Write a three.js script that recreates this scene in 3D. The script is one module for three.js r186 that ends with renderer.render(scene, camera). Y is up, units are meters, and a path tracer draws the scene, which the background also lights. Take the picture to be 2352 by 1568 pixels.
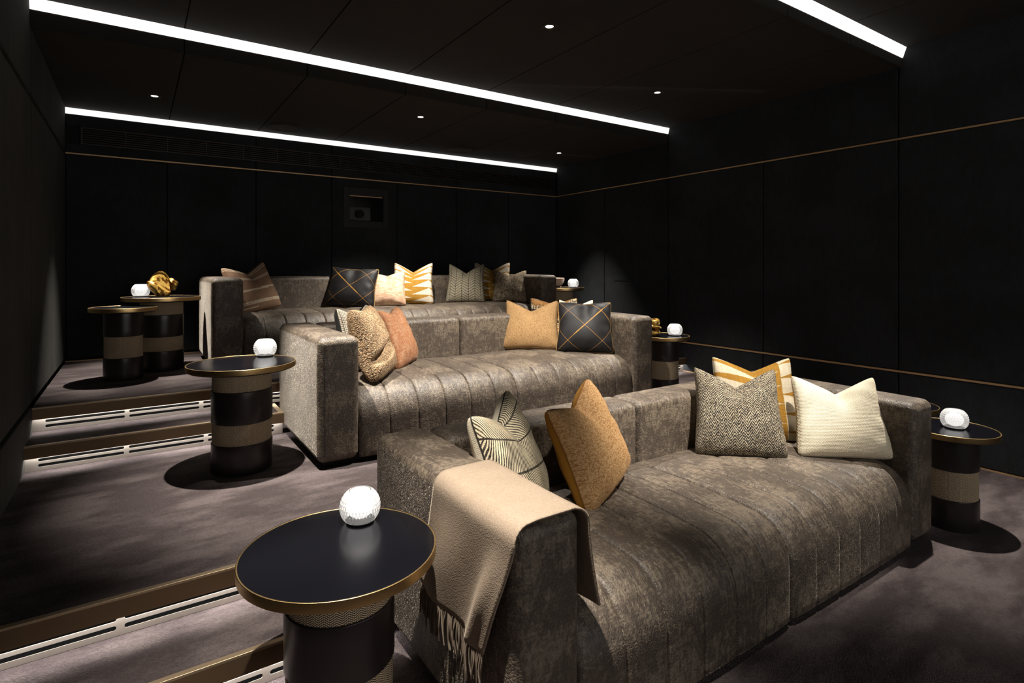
import * as THREE from 'three';
import { RectAreaLightUniformsLib } from 'three/addons/lights/RectAreaLightUniformsLib.js';
import { RoundedBoxGeometry } from 'three/addons/geometries/RoundedBoxGeometry.js';
import { mergeGeometries, mergeVertices } from 'three/addons/utils/BufferGeometryUtils.js';

// ------------------------------------------------------------------ camera, exposure, lights
RectAreaLightUniformsLib.init();
const scene = new THREE.Scene();
scene.background = new THREE.Color(0x000000);
const renderer = new THREE.WebGLRenderer({ antialias: true });
renderer.toneMapping = THREE.LinearToneMapping;
renderer.toneMappingExposure = 1.0;
renderer.shadowMap.enabled = true;
const camera = new THREE.PerspectiveCamera(2 * Math.atan(784 / 1291) * 180 / Math.PI, 2352 / 1568, 0.05, 60);
camera.setViewOffset(2352, 1568, 0, 169, 2352, 1568);          // a shift lens: level camera, verticals stay vertical
camera.position.set(0, 1.401, 0);
camera.rotation.y = -33.85 * Math.PI / 180;
scene.add(camera);

const DOWN_LIGHT = 45;          // candela of one ceiling downlight
const COVE_GLOW = 1.15;          // brightness of the linear ceiling lights
const STEP_GLOW = 62;           // brightness of the strips under the step noses
const SCREEN_GLOW = 1.8;        // the screen on the front wall, behind the camera
const LAMP_GLOW = 1.3;
const WARM = new THREE.Color(1.0, 0.94, 0.85), COOL = new THREE.Color(1.0, 0.97, 0.94);

// ------------------------------------------------------------------ small helpers
const U = 0.5;                                                  // one plan unit is half a metre
const P = (x, y, d) => new THREE.Vector3(x * U, y * U, -d * U); // d runs from the camera towards the rear wall
let seed = 7;
const rnd = () => { seed = (seed * 1664525 + 1013904223) >>> 0; return seed / 4294967296; };
const clamp = (v, a, b) => Math.min(b, Math.max(a, v));
const sstep = (a, b, v) => { const t = clamp((v - a) / (b - a), 0, 1); return t * t * (3 - 2 * t); };
const mix = (a, b, t) => a + (b - a) * t;
const mix3 = (a, b, t) => [mix(a[0], b[0], t), mix(a[1], b[1], t), mix(a[2], b[2], t)];
const names = new Map();
function numbered(n) { const k = names.get(n) ?? 0; names.set(n, k + 1); return k ? `${n}_${String(k).padStart(3, '0')}` : n; }
function thing(name, label, category, pos = new THREE.Vector3(), group) {
  const o = new THREE.Group(); o.name = numbered(name); o.position.copy(pos); scene.add(o);
  o.userData = { label, category }; if (group) o.userData.group = group;
  return o;
}
function structure(name) { const o = new THREE.Group(); o.name = name; o.userData = { kind: 'structure' }; scene.add(o); return o; }
function part(name, geo, mat, parent) {
  const m = new THREE.Mesh(geo, mat); m.name = name; m.castShadow = m.receiveShadow = true; parent.add(m); return m;
}
function sub(name, parent) { const g = new THREE.Group(); g.name = name; parent.add(g); return g; }
// a box given by its corners in plan units, edges eased by r metres
function slab(x0, x1, y0, y1, d0, d1, r = 0) {
  const w = (x1 - x0) * U, h = (y1 - y0) * U, l = (d1 - d0) * U;
  const g = r > 0 ? new RoundedBoxGeometry(w, h, l, 2, Math.min(r, w / 2.1, h / 2.1, l / 2.1)) : new THREE.BoxGeometry(w, h, l);
  g.translate((x0 + x1) / 2 * U, (y0 + y1) / 2 * U, -(d0 + d1) / 2 * U);
  return metreUV(g);
}
// texture coordinates in metres from the face direction (works on unmerged faces)
function metreUV(g) {
  const p = g.attributes.position, n = g.attributes.normal, uv = new Float32Array(p.count * 2);
  const idx = g.index ? g.index.array : null, tri = idx ? idx.length / 3 : p.count / 3;
  const done = new Int8Array(p.count).fill(-1);
  for (let t = 0; t < tri; t++) {
    const a = [0, 1, 2].map((k) => (idx ? idx[t * 3 + k] : t * 3 + k));
    let nx = 0, ny = 0, nz = 0; for (const i of a) { nx += n.getX(i); ny += n.getY(i); nz += n.getZ(i); }
    const ax = Math.abs(nx) > Math.abs(ny) && Math.abs(nx) > Math.abs(nz) ? 0 : Math.abs(ny) > Math.abs(nz) ? 1 : 2;
    for (const i of a) if (done[i] < 0) {
      done[i] = ax; const x = p.getX(i), y = p.getY(i), z = p.getZ(i);
      uv[i * 2] = ax === 0 ? z : x; uv[i * 2 + 1] = ax === 1 ? z : y;
    }
  }
  g.setAttribute('uv', new THREE.BufferAttribute(uv, 2)); return g;
}
// upholstered block: rounded edges, faces slightly swollen
function softBox(w, h, l, r, swell = [0, 0, 0], k = 5, c = 10) {
  const n = 2 * k + c, g = new THREE.BoxGeometry(1, 1, 1, n, n, n), H = [w / 2, h / 2, l / 2];
  const arr = H.map((hh) => { const a = [];
    for (let i = 0; i <= n; i++) a.push(i <= k ? -(hh - r) - r * Math.tan((1 - i / k) * Math.PI / 4) : i >= n - k ? (hh - r) + r * Math.tan((i - n + k) / k * Math.PI / 4) : mix(-(hh - r), hh - r, (i - k) / c));
    return a; });
  const p = g.attributes.position, nn = g.attributes.normal, uv = g.attributes.uv;
  for (let i = 0; i < p.count; i++) {
    const q = [p.getX(i), p.getY(i), p.getZ(i)].map((v, a) => arr[a][Math.round((v + 0.5) * n)]);
    const face = [nn.getX(i), nn.getY(i), nn.getZ(i)].findIndex((v) => Math.abs(v) > 0.5);
    const inn = q.map((v, a) => clamp(v, -(H[a] - r), H[a] - r)), o = q.map((v, a) => v - inn[a]);
    const len = Math.hypot(...o) || 1, nrm = o.map((v) => v / len), s = inn.map((v, a) => v + nrm[a] * r);
    for (let a = 0; a < 3; a++) { const b = (a + 1) % 3, d = (a + 2) % 3; s[a] += Math.sign(q[a]) * Math.abs(s[a] / H[a]) * swell[a] * (1 - (q[b] / H[b]) ** 2) * (1 - (q[d] / H[d]) ** 2); }
    p.setXYZ(i, ...s); nn.setXYZ(i, ...nrm);
    uv.setXY(i, face === 0 ? s[2] : s[0], face === 1 ? s[2] : s[1]);
  }
  return g;
}
function lathe(pts, seg = 64) { return new THREE.LatheGeometry(pts.map((q) => new THREE.Vector2(q[0], q[1])), seg); }
function gridGeo(nu, nv, fn, uvFn) {
  const pos = [], uv = [], ix = [];
  for (let j = 0; j <= nv; j++) for (let i = 0; i <= nu; i++) { const q = fn(i / nu, j / nv); pos.push(q[0], q[1], q[2]); const t = uvFn ? uvFn(i / nu, j / nv) : [i / nu, j / nv]; uv.push(t[0], t[1]); }
  for (let j = 0; j < nv; j++) for (let i = 0; i < nu; i++) { const a = j * (nu + 1) + i, b = a + 1, c = a + nu + 1, d = c + 1; ix.push(a, b, d, a, d, c); }
  const g = new THREE.BufferGeometry();
  g.setAttribute('position', new THREE.Float32BufferAttribute(pos, 3)); g.setAttribute('uv', new THREE.Float32BufferAttribute(uv, 2)); g.setIndex(ix); g.computeVertexNormals();
  return g;
}

// ------------------------------------------------------------------ computed textures
const HT = new Float32Array(65536); for (let i = 0; i < 65536; i++) HT[i] = rnd();
const hash = (x, y, s) => HT[((x * 73 + y * 19349 + s * 8311 + ((x * y) & 1023) * 7) & 65535)];
function noise(x, y, px, py, s) {                               // tileable value noise, px by py cells
  const x0 = Math.floor(x), y0 = Math.floor(y), fx = x - x0, fy = y - y0, u = fx * fx * (3 - 2 * fx), v = fy * fy * (3 - 2 * fy);
  const X = ((x0 % px) + px) % px, X1 = (X + 1) % px, Y = ((y0 % py) + py) % py, Y1 = (Y + 1) % py;
  return mix(mix(hash(X, Y, s), hash(X1, Y, s), u), mix(hash(X, Y1, s), hash(X1, Y1, s), u), v);
}
const fbm = (x, y, cx, cy, oct, s) => { let a = 0, w = 0.5, t = 0; for (let o = 0; o < oct; o++) { a += w * noise(x * cx, y * cy, cx, cy, s + o); t += w; w *= 0.55; cx *= 2; cy *= 2; } return a / t; };
function makeTex(n, fn, rep, color = true) {
  const d = new Uint8Array(n * n * 4);
  for (let j = 0; j < n; j++) for (let i = 0; i < n; i++) {
    const c = fn(i / n, j / n), k = (j * n + i) * 4;
    if (Array.isArray(c)) { d[k] = clamp(c[0], 0, 255); d[k + 1] = clamp(c[1], 0, 255); d[k + 2] = clamp(c[2], 0, 255); } else d[k] = d[k + 1] = d[k + 2] = clamp(c * 255, 0, 255);
    d[k + 3] = 255;
  }
  const t = new THREE.DataTexture(d, n, n); t.wrapS = t.wrapT = THREE.RepeatWrapping; t.magFilter = THREE.LinearFilter; t.minFilter = THREE.LinearMipmapLinearFilter; t.generateMipmaps = true;
  if (color) t.colorSpace = THREE.SRGBColorSpace;
  if (rep) t.repeat.set(rep, rep); t.needsUpdate = true; return t;
}
const std = (o) => new THREE.MeshStandardMaterial(o), phys = (o) => new THREE.MeshPhysicalMaterial(o);

// crushed velvet: pile brushed into streaks and patches (colour), fine pile (bump)
const velvetMap = makeTex(1024, (x, y) => {
  const streak = fbm(x, y, 90, 36, 5, 11), patch = fbm(x, y, 8, 6, 5, 31), fine = fbm(x, y, 256, 170, 2, 51), cross = fbm(x, y, 30, 120, 3, 57);
  const crush = sstep(0.40, 0.64, 0.4 * streak + 0.4 * patch + 0.2 * cross);
  return mix3([74, 64, 55], [150, 137, 120], clamp(crush * 0.62 + 0.7 * (fine - 0.42), 0, 1));
}, 1 / 0.8);
const velvetBump = makeTex(1024, (x, y) => 0.8 * fbm(x, y, 256, 210, 2, 71) + 0.2 * fbm(x, y, 80, 50, 2, 91), 1 / 0.8, false);
const velvet = phys({ map: velvetMap, color: new THREE.Color(0.80, 0.77, 0.73), roughness: 0.56, ior: 1.6, bumpMap: velvetBump, bumpScale: 0.0024, sheen: 1, sheenRoughness: 0.35, sheenColor: new THREE.Color(0.85, 0.77, 0.67), specularIntensity: 1 });
const carpetMap = makeTex(1024, (x, y) => {
  const patch = fbm(x, y, 5, 12, 5, 3), fine = fbm(x, y, 200, 200, 2, 17);
  return mix3([64, 56, 56], [102, 92, 91], clamp(0.75 * sstep(0.3, 0.7, patch) + 0.5 * (fine - 0.4), 0, 1));
}, 1 / 1.3);
const carpetBump = makeTex(512, (x, y) => fbm(x, y, 110, 110, 3, 5), 1 / 0.35, false);
const carpet = phys({ map: carpetMap, roughness: 0.95, bumpMap: carpetBump, bumpScale: 0.005, sheen: 0.4, sheenRoughness: 0.5, sheenColor: new THREE.Color(0.3, 0.27, 0.27), specularIntensity: 0.2 });
const suedeMap = makeTex(1024, (x, y) => mix3([23, 25, 28], [35, 38, 42], sstep(0.3, 0.7, 0.7 * fbm(x, y, 5, 6, 5, 41) + 0.3 * fbm(x, y, 90, 30, 2, 44))), 1 / 1.6);
const suedeBump = makeTex(512, (x, y) => fbm(x, y, 60, 90, 3, 45), 1 / 0.3, false);
const suedeOlive = std({ map: makeTex(1024, (x, y) => mix3([35, 34, 29], [52, 50, 43], sstep(0.3, 0.7, 0.6 * fbm(x, y, 7, 5, 5, 47) + 0.4 * fbm(x, y, 90, 14, 3, 49))), 1 / 1.6), roughness: 0.9, bumpMap: suedeBump, bumpScale: 0.0015 });
const suede = std({ map: suedeMap, roughness: 0.9, bumpMap: suedeBump, bumpScale: 0.0015 });
const ceilMap = makeTex(512, (x, y) => mix3([30, 26, 21], [42, 36, 29], fbm(x, y, 12, 12, 5, 61)), 1 / 1.2);
const ceilMat = std({ map: ceilMap, roughness: 0.92, bumpMap: suedeBump, bumpScale: 0.001 });
const black = std({ color: 0x0a0a0a, roughness: 0.8 });
const brass = phys({ color: new THREE.Color(0.62, 0.42, 0.19), metalness: 1, roughness: 0.32, anisotropy: 0.5 });
const brassTrim = std({ color: new THREE.Color(0.66, 0.44, 0.24), metalness: 0.6, roughness: 0.5 });
const bronze = std({ color: new THREE.Color(0.2, 0.13, 0.075), metalness: 0.8, roughness: 0.48 });
const nosing = std({ color: new THREE.Color(0.5, 0.38, 0.25), metalness: 0.85, roughness: 0.42 });
const nickel = std({ color: new THREE.Color(0.52, 0.47, 0.41), metalness: 0.6, roughness: 0.42 });
const lacquer = phys({ color: new THREE.Color(0.0028, 0.0028, 0.0046), roughness: 0.22, specularIntensity: 0.9 });
const gunmetal = phys({ color: new THREE.Color(0.028, 0.022, 0.022), roughness: 0.3, metalness: 0.25, specularIntensity: 1 });
const ventMat = std({ color: new THREE.Color(0.045, 0.036, 0.028), metalness: 0.5, roughness: 0.45 });
const glow = (k, c = COOL) => std({ color: 0x111111, emissive: c, emissiveIntensity: k, roughness: 0.6 });

// ------------------------------------------------------------------ room shell (plan units; heights from the lowest floor)
const XL = -1, XR = 9.785, DB = 12.36, DF = -6;
const T = [0, 0.585, 1.17], EDGE = [4.6, 8.5];                  // tier floors and the fronts of the upper tiers
const C1 = 6.172, C2 = 5.882, C3 = 5.572;                       // ceiling heights, front to rear
const F3 = 3.83, F2 = 8.40;                                     // where the ceiling steps down
const BRASS_HI = 4.79, BRASS_LO = 1.205;
{
  const f = structure('floor');
  part('carpet_tier', slab(XL, XR, -0.3, T[0], DF, EDGE[0] + 0.17), carpet, f);
  part('carpet_tier', slab(XL, XR, -0.3, T[1], EDGE[0] + 0.15, EDGE[1] + 0.17), carpet, f);
  part('carpet_tier', slab(XL, XR, -0.3, T[2], EDGE[1] + 0.15, DB + 0.3), carpet, f);
}
{
  const c = structure('ceiling');
  part('backing', slab(XL - 0.3, XR + 0.3, C1 + 0.12, C1 + 0.4, DF, DB + 0.4), black, c);
  const joints = [XL, 0.53, 2.067, 3.59, 5.1, 6.63, 8.18, XR];
  for (let i = 0; i < joints.length - 1; i++) {
    const a = joints[i] + (i ? 0.006 : 0), b = joints[i + 1] - (i < 6 ? 0.006 : 0);
    for (const [y, d0, d1] of [[C1, 1.2, F3], [C1, -2.4, 1.188], [C1, DF, -2.412], [C2, F3 + 0.06, F2], [C3, F2 + 0.06, DB]]) part('ceiling_panel', slab(a, b, y, y + 0.12, d0, d1, 0.004), ceilMat, c);
    part('fascia_panel', slab(a, b, C2, C1 + 0.1, F3, F3 + 0.06, 0.003), ceilMat, c);
    part('fascia_panel', slab(a, b, C3, C2 + 0.1, F2, F2 + 0.06, 0.003), ceilMat, c);
  }
}
// fabric panels on a wall; put(a0, a1, y0, y1) makes one panel
{
  const w = structure('wall_right');
  part('backing', slab(XR + 0.05, XR + 0.35, -0.3, C1 + 0.2, DF, DB + 0.3), black, w);
  const mid = [DF, -2.7, -0.6, 1.65, 3.886, 6.14, 8.402, 10.43, DB], hi = [DF, -0.6, 3.886, 8.402, DB];
  for (let i = 0; i < mid.length - 1; i++) {
    part('fabric_panel', slab(XR, XR + 0.06, BRASS_LO + 0.025, BRASS_HI - 0.02, mid[i] + 0.008, mid[i + 1] - 0.008, 0.008), suede, w);
    if (mid[i] < EDGE[1]) part('fabric_panel', slab(XR, XR + 0.06, 0.03, BRASS_LO - 0.02, mid[i] + 0.008, Math.min(mid[i + 1], EDGE[1] + 0.1) - 0.008, 0.008), suede, w);
  }
  for (let i = 0; i < hi.length - 1; i++) part('fabric_panel', slab(XR, XR + 0.06, BRASS_HI + 0.02, C1 + 0.1, hi[i] + 0.008, hi[i + 1] - 0.008, 0.008), suede, w);
  part('brass_strip', slab(XR - 0.008, XR + 0.05, BRASS_HI - 0.012, BRASS_HI + 0.012, DF, DB), brassTrim, w);
  part('brass_strip', slab(XR - 0.008, XR + 0.05, BRASS_LO - 0.012, BRASS_LO + 0.016, DF, EDGE[1]), brassTrim, w);
  part('brass_strip', slab(XR - 0.006, XR + 0.05, 0.0, 0.02, DF, EDGE[0]), brassTrim, w);
  part('brass_strip', slab(XR - 0.006, XR + 0.05, T[1], T[1] + 0.02, EDGE[0], EDGE[1]), brassTrim, w);
  part('access_panel', slab(XR - 0.008, XR + 0.03, 2.485, 3.38, 9.337, 10.074, 0.003), suede, w);
}
{
  const w = structure('wall_left');
  part('backing', slab(XL - 0.35, XL - 0.05, -0.3, C1 + 0.2, DF, DB + 0.3), black, w);
  const mid = [DF, -2.7, -0.6, 1.65, 3.9, 6.2, 8.53, 10.46, DB];
  for (let i = 0; i < mid.length - 1; i++) {
    part('fabric_panel', slab(XL - 0.06, XL, BRASS_LO + 0.025, BRASS_HI - 0.03, mid[i] + 0.012, mid[i + 1] - 0.012, 0.008), suedeOlive, w);
    part('fabric_panel', slab(XL - 0.06, XL, BRASS_HI + 0.03, C1 + 0.1, mid[i] + 0.008, mid[i + 1] - 0.008, 0.008), suedeOlive, w);
    if (mid[i] < EDGE[1]) part('fabric_panel', slab(XL - 0.06, XL + 0.01, 0.03, BRASS_LO - 0.02, mid[i] + 0.008, Math.min(mid[i + 1], EDGE[1] + 0.1) - 0.008, 0.008), suedeOlive, w);
  }
}
const WIN = [3.953, 4.729, 3.851, 4.424];                        // projection window: x0, x1, y0, y1
{
  const w = structure('wall_back');
  const [a, b, c, d] = [3.817, 4.855, 3.704, 4.6];
  for (const q of [[XL - 0.3, a, -0.3, C1 + 0.2], [b, XR + 0.3, -0.3, C1 + 0.2], [a, b, -0.3, c], [a, b, d, C1 + 0.2]]) part('backing', slab(q[0], q[1], q[2], q[3], DB + 0.06, DB + 0.36), black, w);
  const jt = [XL, 0.501, 2.038, 3.56, 5.067, 6.624, 8.18, XR];
  for (let i = 0; i < 7; i++) {
    const x0 = jt[i] + 0.008, x1 = jt[i + 1] - 0.008, lo = T[2] + 0.06, top = BRASS_HI - 0.02;
    if (i === 3) {                                              // the panel around the window opening
      for (const q of [[x0, a, lo, top], [b, x1, lo, top], [a, b, lo, c], [a, b, d, top]]) part('fabric_panel', slab(q[0], q[1], q[2], q[3], DB, DB + 0.06), suede, w);
    } else part('fabric_panel', slab(x0, x1, lo, top, DB, DB + 0.06, 0.008), suede, w);
  }
  const ju = [XL, 2.038, 3.56, 6.624, XR];
  for (let i = 0; i < 4; i++) {
    part('fabric_panel', slab(ju[i] + 0.006, ju[i + 1] - 0.006, BRASS_HI + 0.02, 4.965, DB, DB + 0.06, 0.006), suede, w);
    part('fabric_panel', slab(ju[i] + 0.006, ju[i + 1] - 0.006, 5.265, C3 + 0.1, DB, DB + 0.06, 0.006), suede, w);
  }
  part('brass_strip', slab(XL, XR, BRASS_HI - 0.012, BRASS_HI + 0.012, DB - 0.008, DB + 0.05), brassTrim, w);
  part('brass_strip', slab(XL, XR, T[2], T[2] + 0.02, DB - 0.008, DB + 0.05), brassTrim, w);
}
{
  const w = structure('wall_front');
  part('fabric_panel', slab(XL - 0.3, XR + 0.3, -0.3, C1 + 0.4, DF - 0.3, DF), suede, w);
}
{ // projection booth window with its deep frame and glass
  const w = structure('window_1'); const [a, b, c, d] = [3.817, 4.855, 3.704, 4.6], [x0, x1, y0, y1] = WIN;
  const fr = std({ color: 0x0d0d0c, roughness: 0.6 });
  part('window_frame', slab(a, x0, c, d, DB - 0.012, DB + 0.3, 0.003), fr, w); part('window_frame', slab(x1, b, c, d, DB - 0.012, DB + 0.3, 0.003), fr, w);
  part('window_frame', slab(x0, x1, c, y0, DB - 0.012, DB + 0.3, 0.003), fr, w); part('window_frame', slab(x0, x1, y1, d, DB - 0.012, DB + 0.3, 0.003), fr, w);
  part('window_bead', slab(x0, x1, y1 - 0.018, y1, DB + 0.06, DB + 0.1), brassTrim, w);
  part('pane', slab(x0, x1, y0, y1, DB + 0.12, DB + 0.13), phys({ color: 0xffffff, transmission: 1, roughness: 0.02, thickness: 0, ior: 1.5 }), w);
  const booth = std({ color: 0x6b6558, roughness: 0.9 });
  for (const q of [[2.9, 5.8, 3.3, 4.9, DB + 1.6, DB + 1.7], [2.8, 2.9, 3.3, 4.9, DB + 0.36, DB + 1.7], [5.8, 5.9, 3.3, 4.9, DB + 0.36, DB + 1.7], [2.8, 5.9, 4.9, 5.0, DB + 0.36, DB + 1.7], [2.8, 5.9, 3.2, 3.3, DB + 0.36, DB + 1.7]]) part('booth_wall', slab(...q), booth, w);
}

// ------------------------------------------------------------------ linear ceiling lights
function coveLight(label, y, d, h, out) {
  const t = thing('linear_light', label, 'light strip', P((XL + XR) / 2, y, d), 'linear ceiling lights');
  const L = (XR - XL) * U;
  const s = new THREE.Shape(); s.moveTo(0, 0); s.lineTo(out, 0); s.lineTo(0.004, -h); s.lineTo(0, -h);
  const g = new THREE.ExtrudeGeometry(s, { depth: L, bevelEnabled: false }); g.rotateY(-Math.PI / 2); g.translate(L / 2, 0, 0);
  part('diffuser', g, glow(COVE_GLOW), t);
  // light of the same size just in front of the glowing face
  const a = new THREE.RectAreaLight(COOL, COVE_GLOW * 0.1, L, h); a.castShadow = true;
  a.position.set(0, -h / 2, out + 0.006); a.lookAt(a.position.clone().add(t.position).add(new THREE.Vector3(0, -1, 0.35))); t.add(a);
  return t;
}
coveLight('bright white LED line where the rear wall meets the ceiling', C3, DB, 0.05, 0.016);
coveLight('bright white LED line along the ceiling step above the middle sofa', C2, F2, 0.062, 0.022);
coveLight('bright white LED line along the ceiling step above the throw-covered sofa', C1, F3, 0.075, 0.03);

// ------------------------------------------------------------------ ceiling downlights
function downlight(label, x, y, d, k = 1, aim = [0, 0], ang = 31) {
  const t = thing('downlight', label, 'ceiling light', P(x, y, d), 'square ceiling downlights');
  const s = new THREE.Shape(); const q = 0.045; s.moveTo(-q, -q); s.lineTo(q, -q); s.lineTo(q, q); s.lineTo(-q, q);
  const h = new THREE.Path(); h.absarc(0, 0, 0.026, 0, Math.PI * 2, true); s.holes.push(h);
  const g = new THREE.ExtrudeGeometry(s, { depth: 0.004, bevelEnabled: false, curveSegments: 32 }); g.rotateX(Math.PI / 2);
  part('trim_plate', g, std({ color: new THREE.Color(0.06, 0.05, 0.035), metalness: 0.6, roughness: 0.5 }), t);
  part('lens', lathe([[0, -0.003], [0.012, -0.0035], [0.0255, -0.002], [0.0255, 0.002], [0, 0.002]], 32), glow(6, WARM), t);
  const l = new THREE.SpotLight(WARM, DOWN_LIGHT * k, 0, ang * Math.PI / 180, 1, 2);
  l.position.set(0, -0.012, 0); l.target.position.set(aim[0], -2, aim[1]); l.castShadow = true; l.shadow.radius = 0.9; l.shadow.mapSize.set(2048, 2048); l.shadow.bias = -0.0005;
  t.add(l, l.target); return t;
}
downlight('square downlight over the paired side tables at the rear left', 0.261, C3, 10.726, 1.0, [0, 0.1], 27);
downlight('square downlight over the rear sofa seat, between the two ceiling speakers', 4.348, C3, 9.493, 0.78, [0, -0.38], 40);
downlight('square downlight in the rear right corner of the low ceiling', 8.486, C3, 10.618, 0.8, [0, 0], 30);
downlight('square downlight over the table beside the middle sofa, on the steps side', 1.09, C2, 6.48, 1.6, [0.15, 0], 25);
downlight('square downlight above the middle sofa seat', 4.387, C2, 5.684, 1.3, [0, -0.35], 39);
downlight('square downlight near the wall right of the middle sofa', 7.616, C2, 6.772, 0.9, [0, 0], 29);
downlight('square downlight over the large table beside the throw', 0.99, C1, 2.33, 1.6, [0.03, -0.15], 24);
downlight('square downlight in front of the throw-covered sofa', 4.5, C1, 1.75, 1.5, [0.15, -0.88], 22);
downlight('square downlight over the side table by the right wall', 7.97, C1, 2.88, 1.1, [-0.15, 0], 27);

// ------------------------------------------------------------------ cinema screen the seats face
{
  const t = thing('cinema_screen', 'wide softly glowing cinema screen on the front wall facing the sofas', 'screen', P(4.4, 1.6, DF));
  const w = 4.4, h = 1.86;
  part('screen_surface', new THREE.BoxGeometry(w, h, 0.02).translate(0, h / 2, -0.03), glow(SCREEN_GLOW / 2, COOL), t);
  for (const [a, b, c, d] of [[w + 0.16, 0.08, 0, -0.04], [w + 0.16, 0.08, 0, h + 0.04], [0.08, h, -w / 2 - 0.04, h / 2], [0.08, h, w / 2 + 0.04, h / 2]]) part('screen_frame', new RoundedBoxGeometry(a, b, 0.06, 2, 0.004).translate(c, d, -0.035), black, t);
  const l = new THREE.RectAreaLight(COOL, SCREEN_GLOW / 2, w, h); l.position.set(0, h / 2, -0.05); l.castShadow = true; t.add(l);
}

// ------------------------------------------------------------------ ceiling speakers and air vent
for (const [x, d, l] of [[2.464, 11.72, 'flush round speaker in the low ceiling over the dark patterned cushion'], [6.323, 11.65, 'flush round speaker in the low ceiling near the rear right corner']]) {
  const t = thing('ceiling_speaker', l, 'speaker', P(x, C3, d), 'ceiling speakers');
  part('rim', lathe([[0.142, 0.002], [0.15, 0.002], [0.15, -0.004], [0.146, -0.006], [0.142, -0.004], [0.142, 0.002]], 64), std({ color: 0x3a332b, roughness: 0.7 }), t);
  part('speaker_cloth', lathe([[0, -0.005], [0.1, -0.0048], [0.142, -0.003], [0.142, 0.001], [0, 0.001]], 64), std({ color: 0x3d352c, roughness: 0.95, bumpMap: carpetBump, bumpScale: 0.0008 }), t);
}
{
  const t = thing('air_vent', 'long black slotted air vent below the rear light line', 'vent', P(4.4, 4.965, DB));
  const x0 = -0.79 - 4.4, x1 = 9.585 - 4.4, H = 0.3;
  const bx = (a, b, c, d, e, f, r) => slab(a, b, c, d, e, f, r);
  part('vent_box', bx(x0, x1, 0, H, 0.055, 0.06), black, t);
  part('frame_bar', bx(x0, x1, 0, 0.022, -0.006, 0.05), ventMat, t); part('frame_bar', bx(x0, x1, H - 0.022, H, -0.006, 0.05), ventMat, t);
  part('frame_bar', bx(x0, x0 + 0.03, 0.022, H - 0.022, -0.006, 0.05), ventMat, t); part('frame_bar', bx(x1 - 0.03, x1, 0.022, H - 0.022, -0.006, 0.05), ventMat, t);
  for (let k = 0; k < 6; k++) { const y = 0.045 + k * 0.039; const g = bx(x0 + 0.03, x1 - 0.03, y, y + 0.013, 0.0, 0.045); part('louvre', g, ventMat, t); }
  for (let k = 1; k < 16; k++) { const x = mix(x0, x1, k / 16); part('divider', bx(x - 0.008, x + 0.008, 0.022, H - 0.022, 0.012, 0.045), ventMat, t); }
}

// ------------------------------------------------------------------ tier edges and aisle steps
function grillePlate(x0, x1, h, firstSlot) {                     // plate in metres, lower edge at y = 0, facing +z, with two rows of rounded slots
  const s = new THREE.Shape(); s.moveTo(x0 * U, 0); s.lineTo(x1 * U, 0); s.lineTo(x1 * U, h * U); s.lineTo(x0 * U, h * U);
  for (let x = firstSlot; x + 0.3 < x1 - 0.08; x += 0.82) for (const [a, b] of [[0.040, 0.072], [0.100, 0.132]]) {
    const e = Math.min(x + 0.775, x1 - 0.09), r = (b - a) / 2 * U, q = new THREE.Path(), l = x * U + r, rr = e * U - r, m = (a + b) / 2 * U;
    q.moveTo(l, m - r); q.lineTo(rr, m - r); q.absarc(rr, m, r, -Math.PI / 2, Math.PI / 2, false); q.lineTo(l, m + r); q.absarc(l, m, r, Math.PI / 2, Math.PI * 1.5, false); s.holes.push(q);
  }
  return new THREE.ExtrudeGeometry(s, { depth: 0.003, bevelEnabled: false, curveSegments: 6 });
}
// one riser: carpeted lip edged in bronze, lit from beneath, with a slotted metal plate behind
function riser(t, x0, x1, y, d, firstSlot, lip, returnSide) {
  const b = y - 0.29;                                            // floor in front of the riser
  part('nosing', slab(x0, x1, y - 0.012, y + 0.006, d, d + 0.045, 0.001), nosing, t);
  part('fascia', slab(x0, x1, y - 0.133, y - 0.012, d, d + 0.02), bronze, t);
  if (lip) part('carpet_lip', slab(x0, x1, y - 0.05, y, d + 0.045, d + 0.15), carpet, t);
  const bay = part('grille_back', slab(x0, x1, b, y - 0.05, d + 0.125, d + 0.135), black, t);
  const g = grillePlate(x0, x1, 0.165, firstSlot); g.translate(0, b * U, -(d + 0.085) * U); part('slotted_grille', g, nickel, t);
  const gy = y - 0.128 + 0.03;
  part('light_strip', slab(x0 + 0.02, x1 - 0.02, gy, gy + 0.012, d + 0.045, d + 0.075), glow(4, COOL), t);
  const L = (x1 - x0 - 0.04) * U, a = new THREE.RectAreaLight(COOL, STEP_GLOW, L, 0.014); a.castShadow = true;
  a.position.set((x0 + x1) / 2 * U, (gy - 0.006) * U, -(d + 0.06) * U); a.rotation.x = -Math.PI / 2; t.add(a);
}
for (const [i, l] of [[0, 'lit bronze edge of the middle carpeted tier with slotted metal riser'], [1, 'lit bronze edge of the top carpeted tier with slotted metal riser']]) {
  const t = thing('tier_edge', l, 'step edge', new THREE.Vector3(), 'lit tier edges');
  riser(t, XL, XR, T[i + 1], EDGE[i], -0.88, true);
}
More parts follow.
